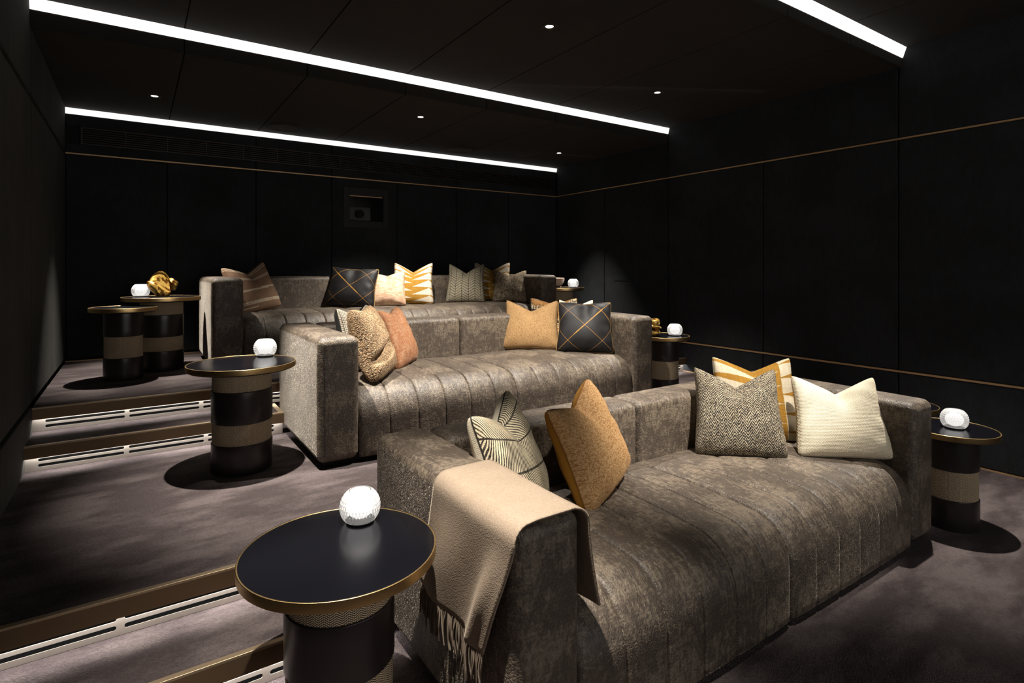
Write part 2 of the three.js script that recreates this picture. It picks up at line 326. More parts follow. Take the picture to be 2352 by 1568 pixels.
function aisleStep(label, x0, x1, i, slot) {
  const y = (T[i] + T[i + 1]) / 2, d0 = EDGE[i] - 0.6;
  const t = thing('aisle_step', label, 'step', new THREE.Vector3(), 'carpeted aisle steps');
  const c0 = x0 === XL ? x0 : x0 + 0.06, c1 = x1 === XR ? x1 : x1 - 0.06;
  part('carpet_tread', slab(c0, c1, y - 0.05, y, d0 + 0.045, EDGE[i] + 0.1), carpet, t);
  part('step_body', slab(c0 + 0.04, c1 - 0.04, T[i], y - 0.05, d0 + 0.14, EDGE[i] + 0.1), black, t);
  riser(t, x0, x1, y, d0, slot, false);
  const e0 = x0 === XL ? x1 - 0.06 : x0, e1 = e0 + 0.06;         // bronze return along the side towards the sofa
  part('side_nosing', slab(e0, e1, y - 0.012, y + 0.006, d0 + 0.045, EDGE[i], 0.001), nosing, t);
  part('side_fascia', slab(x0 === XL ? e1 - 0.02 : e0, x0 === XL ? e1 : e0 + 0.02, y - 0.133, y - 0.012, d0 + 0.02, EDGE[i]), bronze, t);
  part('side_plate', slab(x0 === XL ? e1 - 0.1 : e0 + 0.09, x0 === XL ? e1 - 0.09 : e0 + 0.1, T[i], y - 0.13, d0 + 0.1, EDGE[i] + 0.1), nickel, t);
}
aisleStep('carpeted aisle step running behind the large table beside the throw', XL, 1.61, 0, -0.88);
aisleStep('carpeted aisle step left of the middle sofa, leading to the paired tables', XL, 1.645, 1, -0.88);
aisleStep('carpeted aisle step by the right wall behind the throw-covered sofa', 7.05, XR, 0, 7.3);
aisleStep('carpeted aisle step by the right wall beside the middle sofa', 7.1, XR, 1, 7.3);

// ------------------------------------------------------------------ sofas
const SOFA = { depth: 1.03, arm: 0.23, top: 0.722, foot: 0.032, back: 0.215, seat: 0.412 };
function channelGeo(cw, S0, S1) {                                // one sewn channel of a seat: over the top and down the front
  const pts = [], zf = -0.006, R = 0.17, zb = -(SOFA.depth - SOFA.back) - 0.005, y0 = SOFA.seat;
  for (let i = 0; i <= 14; i++) { const t = i / 14, z = mix(zb, zf - R, t); pts.push([z, y0 + 0.012 * Math.sin(t * Math.PI) - 0.004 * t, 0, 1, sstep(0, 0.12, t)]); }
  for (let i = 1; i <= 12; i++) { const a = i / 12 * Math.PI / 2; pts.push([zf - R + R * Math.sin(a), y0 - 0.004 - R + R * Math.cos(a), Math.sin(a), Math.cos(a), 1]); }
  for (let i = 1; i <= 8; i++) pts.push([zf, mix(y0 - 0.004 - R, SOFA.foot, i / 8), 1, 0, 1]);
  pts.push([zf - 0.02, SOFA.foot, 0, -1, 0], [zb, SOFA.foot, 0, -1, 0]);
  const len = [0]; for (let i = 1; i < pts.length; i++) len.push(len[i - 1] + Math.hypot(pts[i][0] - pts[i - 1][0], pts[i][1] - pts[i - 1][1]));
  const xs = [0, 0.012, 0.035, 0.08, 0.16, 0.3, 0.5, 0.7, 0.84, 0.92, 0.965, 0.988, 1];
  const n = xs.length - 1, m = pts.length - 1;
  return gridGeo(n, m, (u, v) => {
    const t = xs[Math.round(u * n)], q = pts[Math.round(v * m)], s = 2 * t - 1, S = mix(S0, S1, t);
    const o = ((0.0105 - 0.0055 * q[2]) * Math.pow(1 - Math.abs(s) ** 10, 0.7) - 0.004 - 0.0035 * sstep(0.95, 1, Math.abs(s)) + 0.009 * (1 - S * S) * (1 - 0.6 * q[2]) - 0.012 * Math.abs(S) ** 20) * q[4];
    return [(t - 0.5) * cw, q[1] + q[3] * o, q[0] + q[2] * o];
  }, (u, v) => [xs[Math.round(u * n)] * cw + S0 * 0.53, len[Math.round(v * m)]]);
}
const channelCache = new Map();
function sofa(label, xc, tier, front, W, seats, top = SOFA.top) {
  const t = thing('sofa', label, 'sofa', P(xc, T[tier], front), 'taupe velvet sofas');
  const { depth, arm, foot, back } = SOFA, inner = W - 2 * arm, sw = inner / seats;
  part('plinth', new THREE.BoxGeometry(W - 0.09, foot + 0.01, depth - 0.09).translate(0, (foot + 0.01) / 2, -depth / 2), black, t);
  for (const s of [-1, 1]) part('arm', softBox(arm, top - foot, depth, 0.042, [0.006, 0.006, 0.004]).translate(s * (W - arm) / 2, (top + foot) / 2, -depth / 2), velvet, t);
  for (let k = 0; k < seats; k++) {
    const x = -inner / 2 + (k + 0.5) * sw;
    part('backrest', softBox(sw - 0.002, top - foot - 0.006, back, 0.035, [0, 0.006, 0.012]).translate(x, (top - 0.006 + foot) / 2, -depth + back / 2), velvet, t);
    const g = sub('seat', t); g.position.x = x; const nc = 6, cw = sw / nc;
    for (let c = 0; c < nc; c++) {
      const key = `${sw.toFixed(4)}_${c}`; if (!channelCache.has(key)) channelCache.set(key, channelGeo(cw, -1 + 2 * c / nc, -1 + 2 * (c + 1) / nc));
      part('channel', channelCache.get(key), velvet, g).position.x = -sw / 2 + (c + 0.5) * cw;
    }
  }
  return t;
}
const sofa1 = sofa('taupe velvet sofa with a beige throw over its arm', 4.25, 0, 2.4, 2.62, 2);
sofa('taupe velvet two-seat sofa on the middle tier, with the orange cushion', 4.305, 1, 6.25, 2.645, 2);
sofa('long taupe velvet sofa on the top tier before the rear wall', 4.39, 2, 9.8, 3.41, 3, 0.735);

// ------------------------------------------------------------------ side tables
const herringMap = makeTex(512, (x, y) => {
  const n = 10, c = x * n, k = Math.floor(c), f = c - k, up = k % 2 ? f : 1 - f;
  const s = ((y * 26 + up * 1.6) % 1 + 1) % 1, th = ((f * 3) % 1);
  const g = 0.75 + 0.5 * (fbm(x, y, 64, 64, 2, 7) - 0.5), on = s < 0.56 ? 1 : 0, b = on * (0.8 + 0.2 * Math.sin(th * 6.283));
  return mix3([74, 61, 47], [240, 218, 182], clamp(b * (0.7 + 0.5 * g), 0, 1));
}, 1 / 0.16);
const herringFabric = std({ map: herringMap, roughness: 0.9, bumpMap: herringMap, bumpScale: 0.002 });
function band(r, y0, y1, edge) {                                  // cylinder band in metres with eased rims and metric uv
  const prof = [[r - 0.03, y0], [r - edge, y0], [r, y0 + edge], [r, y1 - edge], [r - edge, y1], [r - 0.03, y1]];
  const pp = []; for (let i = 0; i < prof.length; i++) { pp.push(prof[i]); if (i === 2) for (let k = 1; k < 4; k++) pp.push([r, mix(prof[2][1], prof[3][1], k / 4)]); }
  const m = pp.length - 1;
  const g = gridGeo(96, m, (u, v) => { const q = pp[Math.round(v * m)], a = u * Math.PI * 2; return [Math.cos(a) * q[0], q[1], -Math.sin(a) * q[0]]; }, (u, v) => [u * Math.PI * 2 * r, pp[Math.round(v * m)][1]]);
  return g;
}
const tableProto = {};
function sideTable(label, x, tier, d, tall, rot = 0) {
  const kind = tall ? 'tall' : 'low', pos = P(x, T[tier], d), grp = tall ? 'tall side tables' : 'low side tables';
  if (tableProto[kind]) {
    const c = tableProto[kind].clone(); c.name = numbered('side_table'); c.position.copy(pos); c.rotation.y = rot; c.userData = { label, category: 'side table', group: grp }; scene.add(c); return c;
  }
  const t = thing('side_table', label, 'side table', pos, grp); t.rotation.y = rot;
  const R = tall ? 0.277 : 0.213, r = tall ? 0.155 : 0.125, H = tall ? 0.585 : 0.527, rim = 0.029, n = 96;
  const bands = tall ? [['metal_band', 0, 0.16], ['woven_band', 0.16, 0.27], ['metal_band', 0.27, 0.445], ['woven_band', 0.445, H - rim]] : [['metal_band', 0, 0.163], ['woven_band', 0.163, 0.316], ['metal_band', 0.316, H - rim]];
  for (const [nm, a, b] of bands) part(nm, nm === 'woven_band' ? band(r - 0.005, a - 0.004, b + 0.004, 0.003) : band(r, a, b, 0.004), nm === 'woven_band' ? herringFabric : gunmetal, t);
  part('under_plate', lathe([[0, H - rim - 0.006], [R - 0.012, H - rim - 0.006], [R - 0.008, H - rim - 0.002], [R - 0.008, H - rim + 0.004], [0, H - rim + 0.004]], n), black, t);
  part('brass_rim', lathe([[R - 0.006, H - rim], [R - 0.001, H - rim], [R, H - rim + 0.001], [R, H - 0.0015], [R - 0.001, H], [R - 0.0042, H], [R - 0.005, H - 0.001], [R - 0.006, H - 0.004]], n), brass, t);
  part('table_top', lathe([[0, H - 0.0012], [R * 0.5, H - 0.0012], [R - 0.0055, H - 0.0012], [R - 0.005, H - 0.006], [R - 0.006, H - rim + 0.004], [0, H - rim + 0.004]], n), lacquer, t);
  tableProto[kind] = t; return t;
}
sideTable('tall brass-rimmed side table beside the beige throw', 0.998, 0, 3.29, true, 0.4);
sideTable('tall brass-rimmed side table left of the middle sofa, before the steps', 0.99, 1, 6.86, true, 1.1);
sideTable('tall brass-rimmed side table holding the open gold shell sculpture', 0.36, 2, 10.68, true, 2.0);
sideTable('tall brass-rimmed side table holding the pale bowl', 8.37, 2, 10.42, true, 2.6);
sideTable('low brass-rimmed side table with nothing on it, before the shell table', -0.14, 2, 10.1, false, 0.2);
sideTable('low brass-rimmed side table near the right wall, holding only a globe lamp', 7.43, 0, 2.44, false, 0.9);
sideTable('low brass-rimmed side table mostly hidden behind the arm of the throw-covered sofa', 8.2, 0, 3.25, false, 3.0);
sideTable('low brass-rimmed side table holding the stacked gold petals', 7.6, 1, 6.61, false, 1.5);

// ------------------------------------------------------------------ cut-glass globe lamps
const lampGeo = (() => {
  const R = 0.0625, hb = 0.042, ht = 0.052;                       // centre height is hb above its flat base
  return gridGeo(216, 60, (u, v) => {
    const a = u * Math.PI * 2, yv = mix(-hb, ht, 0.5 - 0.5 * Math.cos(v * Math.PI)) * 0.999, q = yv / (R * 0.98);
    let rr = R * Math.sqrt(Math.max(0.05, 1 - q * q * 0.92));
    const k = v * 12, c1 = Math.abs((((u * 36 + k * 0.5) % 1) + 1) % 1 - 0.5) * 2, c2 = Math.abs((((u * 36 - k * 0.5) % 1) + 1) % 1 - 0.5) * 2;
    const stud = Math.min(c1, c2) * Math.sin(Math.PI * clamp(v, 0.02, 0.98)) ** 0.4;
    rr += 0.0042 * stud - 0.0015; return [Math.cos(a) * rr, yv + hb + 0.006, -Math.sin(a) * rr];
  });
})();
const lampGlass = phys({ color: 0xffffff, transmission: 0.6, thickness: 0, roughness: 0.3, ior: 1.45, specularIntensity: 1 });
const lampCap = lathe([[0, 0.0995], [0.022, 0.0995], [0.0315, 0.0985], [0.0318, 0.097]], 48), lampBase = lathe([[0, 0], [0.042, 0], [0.044, 0.001], [0.044, 0.006], [0.042, 0.007], [0, 0.007]], 48);
const lampCore = (() => { const p = []; for (let i = 0; i <= 16; i++) { const a = -Math.PI / 2 + i / 16 * Math.PI; p.push([Math.max(0.0001, 0.042 * Math.cos(a)), 0.046 + 0.036 * Math.sin(a)]); } return lathe(p, 32); })();
function globeLamp(label, x, h, d) {
  const t = thing('globe_lamp', label, 'lamp', P(x, h, d), 'cut-glass globe lamps');
  part('base_ring', lampBase, black, t); const s = part('glass_globe', lampGeo, lampGlass, t); part('glass_lid', lampCap, lampGlass, s);
  part('light_core', lampCore, glow(LAMP_GLOW, COOL), t);
  const l = new THREE.PointLight(COOL, 0.012, 0, 2); l.position.set(0, 0.046, 0); l.castShadow = true; l.shadow.radius = 2; t.add(l);
  return t;
}
const TT = 1.171, TL = 1.055;
globeLamp('glowing cut-glass globe lamp on the table beside the beige throw', 1.207, T[0] + TT, 3.56);
globeLamp('glowing cut-glass globe lamp on the table left of the middle sofa', 1.2866, T[1] + TT, 7.19);
globeLamp('glowing cut-glass globe lamp in front of the gold shell sculpture', 0.075, T[2] + TT, 10.76);
globeLamp('glowing cut-glass globe lamp on the low table near the right wall', 7.44, T[0] + TL, 2.41);
globeLamp('glowing cut-glass globe lamp beside the stacked gold petals', 7.70, T[1] + TL, 6.46);
globeLamp('glowing cut-glass globe lamp beside the pale bowl', 8.62, T[2] + TT, 10.25);

// ------------------------------------------------------------------ table ornaments
const goldMap = makeTex(512, (x, y) => mix3([96, 58, 14], [232, 188, 98], sstep(0.3, 0.62, fbm(x, y, 6, 6, 5, 121))));
const gold = phys({ map: goldMap, metalness: 0.75, roughness: 0.3, bumpMap: makeTex(256, (x, y) => fbm(x, y, 14, 14, 4, 125), 0, false), bumpScale: 0.0012, side: THREE.DoubleSide });
function thicken(g, th) {                                         // closes a sheet into a thin solid
  g = mergeVertices(g); g.computeVertexNormals();
  const p = g.attributes.position, n = g.attributes.normal, uv = g.attributes.uv, N = p.count, pos = [], uvs = [], ix = [];
  for (const s of [0.5, -0.5]) for (let i = 0; i < N; i++) { pos.push(p.getX(i) + n.getX(i) * th * s, p.getY(i) + n.getY(i) * th * s, p.getZ(i) + n.getZ(i) * th * s); uvs.push(uv.getX(i), uv.getY(i)); }
  const I = g.index.array, cnt = new Map();
  for (let k = 0; k < I.length; k += 3) { const [a, b, c] = [I[k], I[k + 1], I[k + 2]]; ix.push(a, b, c, c + N, b + N, a + N); for (const [q, r] of [[a, b], [b, c], [c, a]]) { const key = Math.min(q, r) * 1e6 + Math.max(q, r); if (cnt.has(key)) cnt.set(key, null); else cnt.set(key, [q, r]); } }
  for (const e of cnt.values()) if (e) { const [q, r] = e; ix.push(q, q + N, r, r, q + N, r + N); }
  const o = new THREE.BufferGeometry(); o.setAttribute('position', new THREE.Float32BufferAttribute(pos, 3)); o.setAttribute('uv', new THREE.Float32BufferAttribute(uvs, 2)); o.setIndex(ix); o.computeVertexNormals(); return o;
}
{ // open shell: a front cup, a rear leaf standing up behind its rim, and a curled back
  const t = thing('shell_sculpture', 'open gold shell sculpture on a side table', 'sculpture', P(0.36, T[2] + TT, 10.74));
  const rim = (v) => [mix(-0.098, 0.066, v), mix(0.125, 0.05, v) + 0.014 * Math.sin(v * 5.5)];
  const bell = (v, p) => Math.sin(Math.PI * (0.05 + 0.9 * v)) ** p;
  part('front_shell', thicken(gridGeo(24, 28, (u, v) => { const [x, y] = rim(v), k = bell(v, 0.6), a = u * Math.PI * 0.96, lip = 0.008 * Math.exp(-u * 14);
    const dn = 0.5 * (1 - Math.cos(a)) * 0.098 * k; return [x - 0.32 * dn + 0.02 * dn / 0.1 * 3 * (v < 0.5 ? 0.3 : 0), Math.max(0.002, y - 0.95 * dn), (0.05 * Math.sin(a) + lip) * k]; }), 0.003), gold, t);
  part('rear_leaf', thicken(gridGeo(24, 28, (u, v) => { const [x, y] = rim(0.08 + 0.9 * v), k = bell(v, 0.7), a = u * 2.0;
    return [x + 0.42 * 0.085 * k * Math.sin(a * 0.78), y + 0.1 * k * Math.sin(a * 0.78), -0.05 * k * Math.sin(a) - 0.004]; }), 0.003), gold, t);
  part('curled_back', thicken(gridGeo(24, 20, (u, v) => { const a = mix(-1.7, 1.9, u), q = mix(-1.35, 1.35, v), w = 1 + 0.08 * Math.sin(5 * a + 3 * q); return [0.066 + Math.cos(a) * Math.cos(q) * 0.046 * w, 0.094 + Math.sin(a) * Math.cos(q) * 0.05 * w, -0.028 + Math.sin(q) * 0.045]; }), 0.003), gold, t);
}
{ // pale bowl
  const t = thing('bowl', 'pale glazed bowl on the table behind the long sofa\'s right arm', 'bowl', P(8.31, T[2] + TT, 10.52));
  const o = [], R = 0.105; for (let i = 0; i <= 14; i++) { const a = i / 14 * Math.PI / 2; o.push([0.03 + (R - 0.03) * Math.sin(a), 0.012 + 0.096 * (1 - Math.cos(a))]); }
  const inn = o.slice().reverse().map(([r, y]) => [Math.max(0.0, r - 0.006), y + 0.004]);
  part('bowl_body', lathe([[0, 0.012], ...o, ...inn, [0, 0.016]], 64), phys({ color: 0xd9b79e, roughness: 0.35, clearcoat: 0.4 }), t);
  part('foot', lathe([[0, 0], [0.06, 0], [0.062, 0.004], [0.04, 0.012], [0, 0.013]], 48), std({ color: 0x2a211d, roughness: 0.4 }), t);
}
{ // stacked gold petals
  const t = thing('petal_sculpture', 'sculpture of gold petals stacked on one another', 'sculpture', P(7.37, T[1] + TL, 6.62)); t.rotation.y = 0.4;
  const pad = (rx, ry, rz, k) => { const g = new THREE.SphereGeometry(1, 40, 28), p = g.attributes.position; for (let i = 0; i < p.count; i++) { const x = p.getX(i), y = p.getY(i), z = p.getZ(i), q = 1 + 0.06 * Math.sin(4 * x + k) + 0.05 * Math.sin(5 * z + 2 * k); p.setXYZ(i, x * rx * q, Math.sign(y) * Math.abs(y) ** 0.75 * ry, z * rz * q); } g.computeVertexNormals(); return g; };
  for (const [rx, ry, rz, y, tz, k] of [[0.05, 0.03, 0.045, 0.031, 0.12, 1], [0.072, 0.016, 0.055, 0.074, -0.22, 2], [0.06, 0.034, 0.05, 0.117, 0.1, 3]]) { const m = part('petal', pad(rx, ry, rz, k), gold, t); m.position.y = y; m.rotation.z = tz; }
}
{ // projector seen through the booth window
  const t = thing('projector', 'projector behind the small window in the rear wall', 'projector', P(4.2, 3.3, DB + 1.0));
  const m = std({ color: 0x5c5a54, roughness: 0.5 });
  part('stand', new THREE.CylinderGeometry(0.03, 0.04, 0.31, 24).translate(0, 0.155, 0), black, t);
  part('body', new RoundedBoxGeometry(0.46, 0.17, 0.4, 3, 0.02).translate(0, 0.385, 0), m, t);
  part('lens', lathe([[0, 0], [0.045, 0], [0.05, 0.01], [0.05, 0.05], [0.044, 0.055], [0.04, 0.04], [0, 0.035]], 32).rotateX(Math.PI / 2).translate(0.08, 0.38, 0.2), black, t);
}

// ------------------------------------------------------------------ scatter cushions
const fract = (v) => v - Math.floor(v);
const weaveBump = makeTex(512, (x, y) => { const a = Math.sin(x * 6.283 * 64), b = Math.sin(y * 6.283 * 64); return 0.5 + 0.25 * a * b + 0.4 * (fbm(x, y, 90, 90, 2, 201) - 0.5); }, 0, false);
const boucleBump = makeTex(512, (x, y) => fbm(x, y, 120, 120, 2, 203), 0, false);
const linen = (x, y, s) => 0.5 * fbm(x, y, 12, 160, 2, s) + 0.5 * fbm(x, y, 160, 12, 2, s + 5);
const PAT = {
  stripe: (x, y) => { const g = linen(x, y, 300); let c = mix3([128, 98, 78], [176, 143, 119], g);
    for (const [p, w, a, b] of [[0.93, 0.02, 0, 1], [0.875, 0.016, 0, 1], [0.70, 0.022, 0, 1], [0.665, 0.016, 0, 1], [0.44, 0.022, 0, 0.7], [0.455, 0.02, 0.55, 1], [0.235, 0.02, 0, 1], [0.205, 0.018, 0.15, 1], [0.13, 0.016, 0, 0.42]]) if (x >= a && x <= b && Math.abs(y - p) < w * (0.45 + 0.5 * fbm(x, y, 60, 8, 2, 310))) c = mix3(c, [226, 208, 180], 0.85); return c; },
  slash: (x, y) => { let c = mix3([20, 19, 20], [38, 36, 37], fbm(x, y, 8, 8, 3, 320)); const gd = [178, 128, 52], d1 = x - y, d2 = x + y - 1;
    const w = (p) => 0.004 + 0.012 * sstep(0.35, 0.75, fbm(p * 0.5, 0.3, 7, 3, 3, 330)) + 0.006 * (fbm(x, y, 120, 120, 2, 333) - 0.4);
    if (Math.abs(d1) < w(x + y)) c = mix3(c, gd, 0.9); if (Math.abs(d2 + 0.004) < 0.005) c = mix3(c, gd, 0.75);
    for (const o of [0.52, -0.52]) { if (Math.abs(d1 - o) < 0.0045) c = mix3(c, gd, 0.7); if (Math.abs(d2 - o) < 0.0045 + 0.6 * (w(x + 0.4) - 0.004) * (o > 0 ? 1 : 0)) c = mix3(c, gd, 0.7); } return c; },
  peach: (x, y) => mix3([198, 154, 124], [224, 192, 164], sstep(0.25, 0.75, fbm(x, y, 16, 34, 4, 340))),
  rust: (x, y) => { const s = Math.max(sstep(0.60, 0.68, fbm(x, y, 14, 70, 2, 351)), sstep(0.61, 0.69, fbm(x, y, 70, 14, 2, 355))); return mix3(mix3([138, 92, 64], [158, 110, 78], fbm(x, y, 6, 6, 4, 350)), [176, 146, 120], s * 0.5); },
  triangles: (x, y) => { const g = linen(x, y, 360), cw = 0.74, col = fract((x + 0.24) / cw), odd = Math.floor((x + 0.24) / cw) & 1, r = y * 6.4 + (odd ? 0.5 : 0), f = fract(r);
    const tri = (1 - 2 * Math.abs(col - 0.5)) * 0.92, wob = 0.03 * (fbm(x, y, 40, 40, 2, 365) - 0.5);
    return f < tri + wob ? mix3([192, 180, 162], [218, 208, 192], g) : mix3([128, 90, 30], [182, 138, 60], 0.2 + 0.8 * g); },
  chevron: (x, y) => { const n = 7, c = x * n, k = Math.floor(c), f = c - k, up = k & 1 ? f : 1 - f, s = fract(y * 17 + up * 1.5 + 0.3 * fbm(x, y, 20, 20, 2, 371)); const g = linen(x, y, 370);
    let a = mix3([124, 116, 98], [172, 162, 140], g); if (s < 0.2 || f < 0.07) a = mix3(a, [40, 36, 30], 0.8); return a; },
  tweed: (x, y) => mix3([90, 78, 64], [178, 162, 138], sstep(0.3, 0.72, 0.6 * linen(x, y, 380) + 0.4 * fbm(x, y, 50, 50, 2, 384))),
  basket: (x, y) => { const n = 40, a = x * n, b = y * n, k = (Math.floor(a) + Math.floor(b)) & 1, f = k ? fract(a) : fract(b), e = Math.min(fract(a), fract(b)); return mix3([74, 66, 58], [214, 204, 186], (e > 0.16 ? 1 : 0) * (0.55 + 0.45 * Math.sin(f * Math.PI))); },
  boucle: (x, y) => { const n = fbm(x, y, 200, 200, 2, 391), m = fbm(x, y, 180, 190, 2, 395), h = fbm(x, y, 8, 3, 3, 398); let c = mix3([118, 96, 72], [200, 174, 138], sstep(0.35, 0.65, n)); if (m > 0.62) c = mix3(c, [44, 38, 33], 0.65); if (m < 0.36) c = mix3(c, [200, 134, 92], 0.6 * h + 0.1); return c; },
  tan: (x, y) => mix3([164, 132, 92], [112, 80, 50], sstep(0.5, 0.7, fbm(x, y, 190, 210, 2, 401)) * 0.85),
  patchweave: (x, y) => { const p = fbm(x, y, 6, 8, 3, 410), g = linen(x, y, 412); return mix3([42, 34, 26], mix3([222, 206, 176], [156, 112, 66], sstep(0.45, 0.6, p)), sstep(0.36, 0.6, 0.6 * g + 0.4 * p)); },
  wedges: (x, y) => { const g = linen(x, y, 365), f = fract(y * 5.2 + 0.2), c = fract(x * 1.15 + 0.12), wob = 0.03 * (fbm(x, y, 40, 40, 2, 368) - 0.5); return Math.abs(f - 0.5) < 0.47 * (1 - c) + wob ? mix3([160, 148, 126], [194, 183, 162], g) : mix3([106, 74, 24], [164, 122, 50], 0.15 + 0.85 * g); },
  cream: (x, y) => mix3([212, 198, 172], [238, 228, 206], linen(x, y, 420)),
  leaf: (x, y) => { const q = y * 4 + 0.7 * x - 0.3 * (x - 0.4) ** 2, k = Math.floor(q), f = q - k; const up = k & 1; const g = 0.35 * (fbm(x, y, 24, 24, 3, 431) - 0.5);
    const s = fract((up ? x * 46 + y * 22 : x * 44 - y * 26) + g * 0.9); const vein = f < 0.06 ? 1 : 0; const on = s < 0.42 + 0.5 * (fbm(x, y, 9, 9, 3, 437) - 0.45) ? 1 : 0;
    return mix3([226, 210, 178], [32, 29, 27], Math.max(vein, on) * (0.75 + 0.5 * (fbm(x, y, 90, 90, 2, 439) - 0.4))); },
  chenille: (x, y) => mix3([194, 158, 112], [150, 106, 66], sstep(0.4, 0.66, 0.6 * fbm(x, y, 90, 230, 2, 440) + 0.4 * fbm(x, y, 170, 110, 2, 445))),
  arrow: (x, y) => { const n = 26, c = x * n, k = Math.floor(c), f = c - k, up = k & 1 ? f : 1 - f, s = fract(y * 32 + up * 1.9 + 0.5 * (fbm(x, y, 60, 60, 2, 457) - 0.5)), g = fbm(x, y, 150, 150, 2, 451), p = fbm(x, y, 7, 7, 3, 455); return mix3(mix3([16, 17, 18], [52, 50, 48], g), mix3([128, 108, 82], [206, 196, 172], clamp(g * 0.6 + p * 0.5, 0, 1)), clamp(sstep(0.4, 0.6, s) * (1 - sstep(0.9, 1, s)) + 1.7 * (fbm(x, y, 140, 110, 2, 459) - 0.5), 0, 1)); },
  honey: (x, y) => { const n = 66, a = fract(x * n + (Math.floor(y * n) & 1) * 0.5) - 0.5, b = fract(y * n) - 0.5; return mix3([240, 229, 205], [216, 201, 172], sstep(0.28, 0.5, Math.hypot(a, b))); },
};
const honeyBump = makeTex(512, (x, y) => { const n = 66, a = fract(x * n + (Math.floor(y * n) & 1) * 0.5) - 0.5, b = fract(y * n) - 0.5; return 1 - sstep(0.1, 0.5, Math.hypot(a, b)); }, 0, false);
const basketBump = makeTex(512, (x, y) => { const n = 40; return Math.min(1, Math.min(fract(x * n), fract(y * n)) * 4); }, 0, false);
const fabricCache = new Map();
function fabric(kind) {
  if (fabricCache.has(kind)) return fabricCache.get(kind);
  const shiny = kind === 'slash', plush = kind === 'peach' || kind === 'rust';
  const m = phys({ map: makeTex(512, PAT[kind]), roughness: shiny ? 0.55 : plush ? 0.7 : 0.9, side: THREE.DoubleSide, sheen: plush ? 0.6 : 0.25, sheenRoughness: 0.4, sheenColor: new THREE.Color(0.4, 0.34, 0.28), specularIntensity: shiny ? 0.45 : 0.3,
    bumpMap: kind === 'honey' ? honeyBump : kind === 'basket' ? basketBump : kind === 'boucle' || kind === 'arrow' || kind === 'chenille' ? boucleBump : weaveBump, bumpScale: kind === 'boucle' ? 0.005 : shiny ? 0.0001 : kind === 'honey' ? 0.0014 : kind === 'arrow' ? 0.002 : 0.0012 });
  fabricCache.set(kind, m); return m;
}
const plain = (c, r = 0.85) => phys({ color: c, roughness: r, side: THREE.DoubleSide, sheen: 0.4, sheenRoughness: 0.4, sheenColor: new THREE.Color(0.3, 0.25, 0.18), bumpMap: weaveBump, bumpScale: 0.001 });
// a plump square cushion; base on y = 0, face towards +z; chop = depth of the dent knocked into its top edge
function cushionGeo(w, h, th, chop, side, k, sag = 0) {
  const N = 36, at = (i) => { const t = i * 2 - 1; return Math.sign(t) * (1 - (1 - Math.abs(t)) ** 1.35); };
  return gridGeo(N, N, (u, v) => {
    if (side < 0) u = 1 - u;
    const a = at(u), b = at(v), up = sstep(-0.5, 1, b), cr = Math.exp(-(((a + 0.06 * Math.sin(k)) / 0.2) ** 2));
    const vee = (1 - Math.abs(a)) ** 1.15;
    let x = a * w / 2 * (1 - 0.075 * (1 - b * b) * a * a - 0.04 * up * (chop / h) * 4 * Math.abs(a));
    let y = h / 2 + b * h / 2 * (1 - (b < 0 ? 0.03 : 0.05) * (1 - a * a) * b * b) - chop * vee * up * up;
    x *= 1 + 0.05 * sstep(0.2, -0.9, b) * (1 - sag);
    const cn = (a * b) ** 8; x *= 1 - 0.05 * cn; y += (b > 0 ? -1 : 1) * 0.022 * h * cn;
    const full = Math.pow(Math.max(0, (1 - a * a) * (1 - b * b)), 0.35);
    let z = th / 2 * full * (1 + 0.18 * sstep(0.3, -0.8, b));
    z *= 1 - 0.55 * cr * up * up * (chop > 0 ? 1 : 0);
    const e1 = Math.sin(9 * b + 7 * a * a + k), e2 = Math.sin(13 * a * b + 5 * b + 2 * k);
    z += th * full * (0.022 * e1 + 0.018 * e2) * sstep(0.35, 1, Math.max(Math.abs(a), Math.abs(b)));
    z -= th * sag * 0.42 * Math.exp(-(((b + 0.32 - 0.18 * a) / 0.11) ** 2)) * sstep(0.9, 0.2, a) * full;
    return [x, y, side * z];
  }, (u, v) => { if (side < 0) u = 1 - u; const f = (a) => (1 + 0.66 * a + 0.34 * Math.sign(a) * (1 - Math.sqrt(1 - Math.abs(a)))) / 2; return [f(at(u)), f(at(v))]; });
}
const THREAD = { };
function cushion(label, o) {
  const t = thing('cushion', label, 'cushion', P(o.x, T[o.tier] + 0.845 + (o.lift ?? 0), o.d));
  t.rotation.order = 'YXZ'; t.rotation.set(-(o.tilt ?? 18) * Math.PI / 180, (o.yaw ?? -40) * Math.PI / 180, (o.roll ?? 0) * Math.PI / 180);
  const w = (o.w ?? 0.92) * U, h = (o.h ?? 0.9) * U, th = o.th ?? 0.17, chop = (o.chop ?? 0.18) * h, k = o.k ?? o.x * 3;
  const f = fabric(o.pat), b = o.back ?? f, front = cushionGeo(w, h, th, chop, 1, k, o.sag ?? 0);
  part('front_panel', front, f, t); part('back_panel', cushionGeo(w, h, th, chop, -1, k), b, t);
  if (o.flip) { const uv = front.attributes.uv; for (let i = 0; i < uv.count; i++) uv.setX(i, 1 - uv.getX(i)); }
  if (o.piping) {
    const p = front.attributes.position, N = 36, loop = [], id = (i, j) => j * (N + 1) + i;
    for (let i = 0; i < N; i++) loop.push(id(i, 0)); for (let j = 0; j < N; j++) loop.push(id(N, j)); for (let i = N; i > 0; i--) loop.push(id(i, N)); for (let j = N; j > 0; j--) loop.push(id(0, j));
    const pts = loop.filter((_, i) => i % 2 === 0).map((q) => new THREE.Vector3(p.getX(q), p.getY(q), p.getZ(q)));
    part('piping', new THREE.TubeGeometry(new THREE.CatmullRomCurve3(pts, true, 'catmullrom', 0.3), 144, 0.0028, 6, true), o.piping, t);
  }
  return t;
}
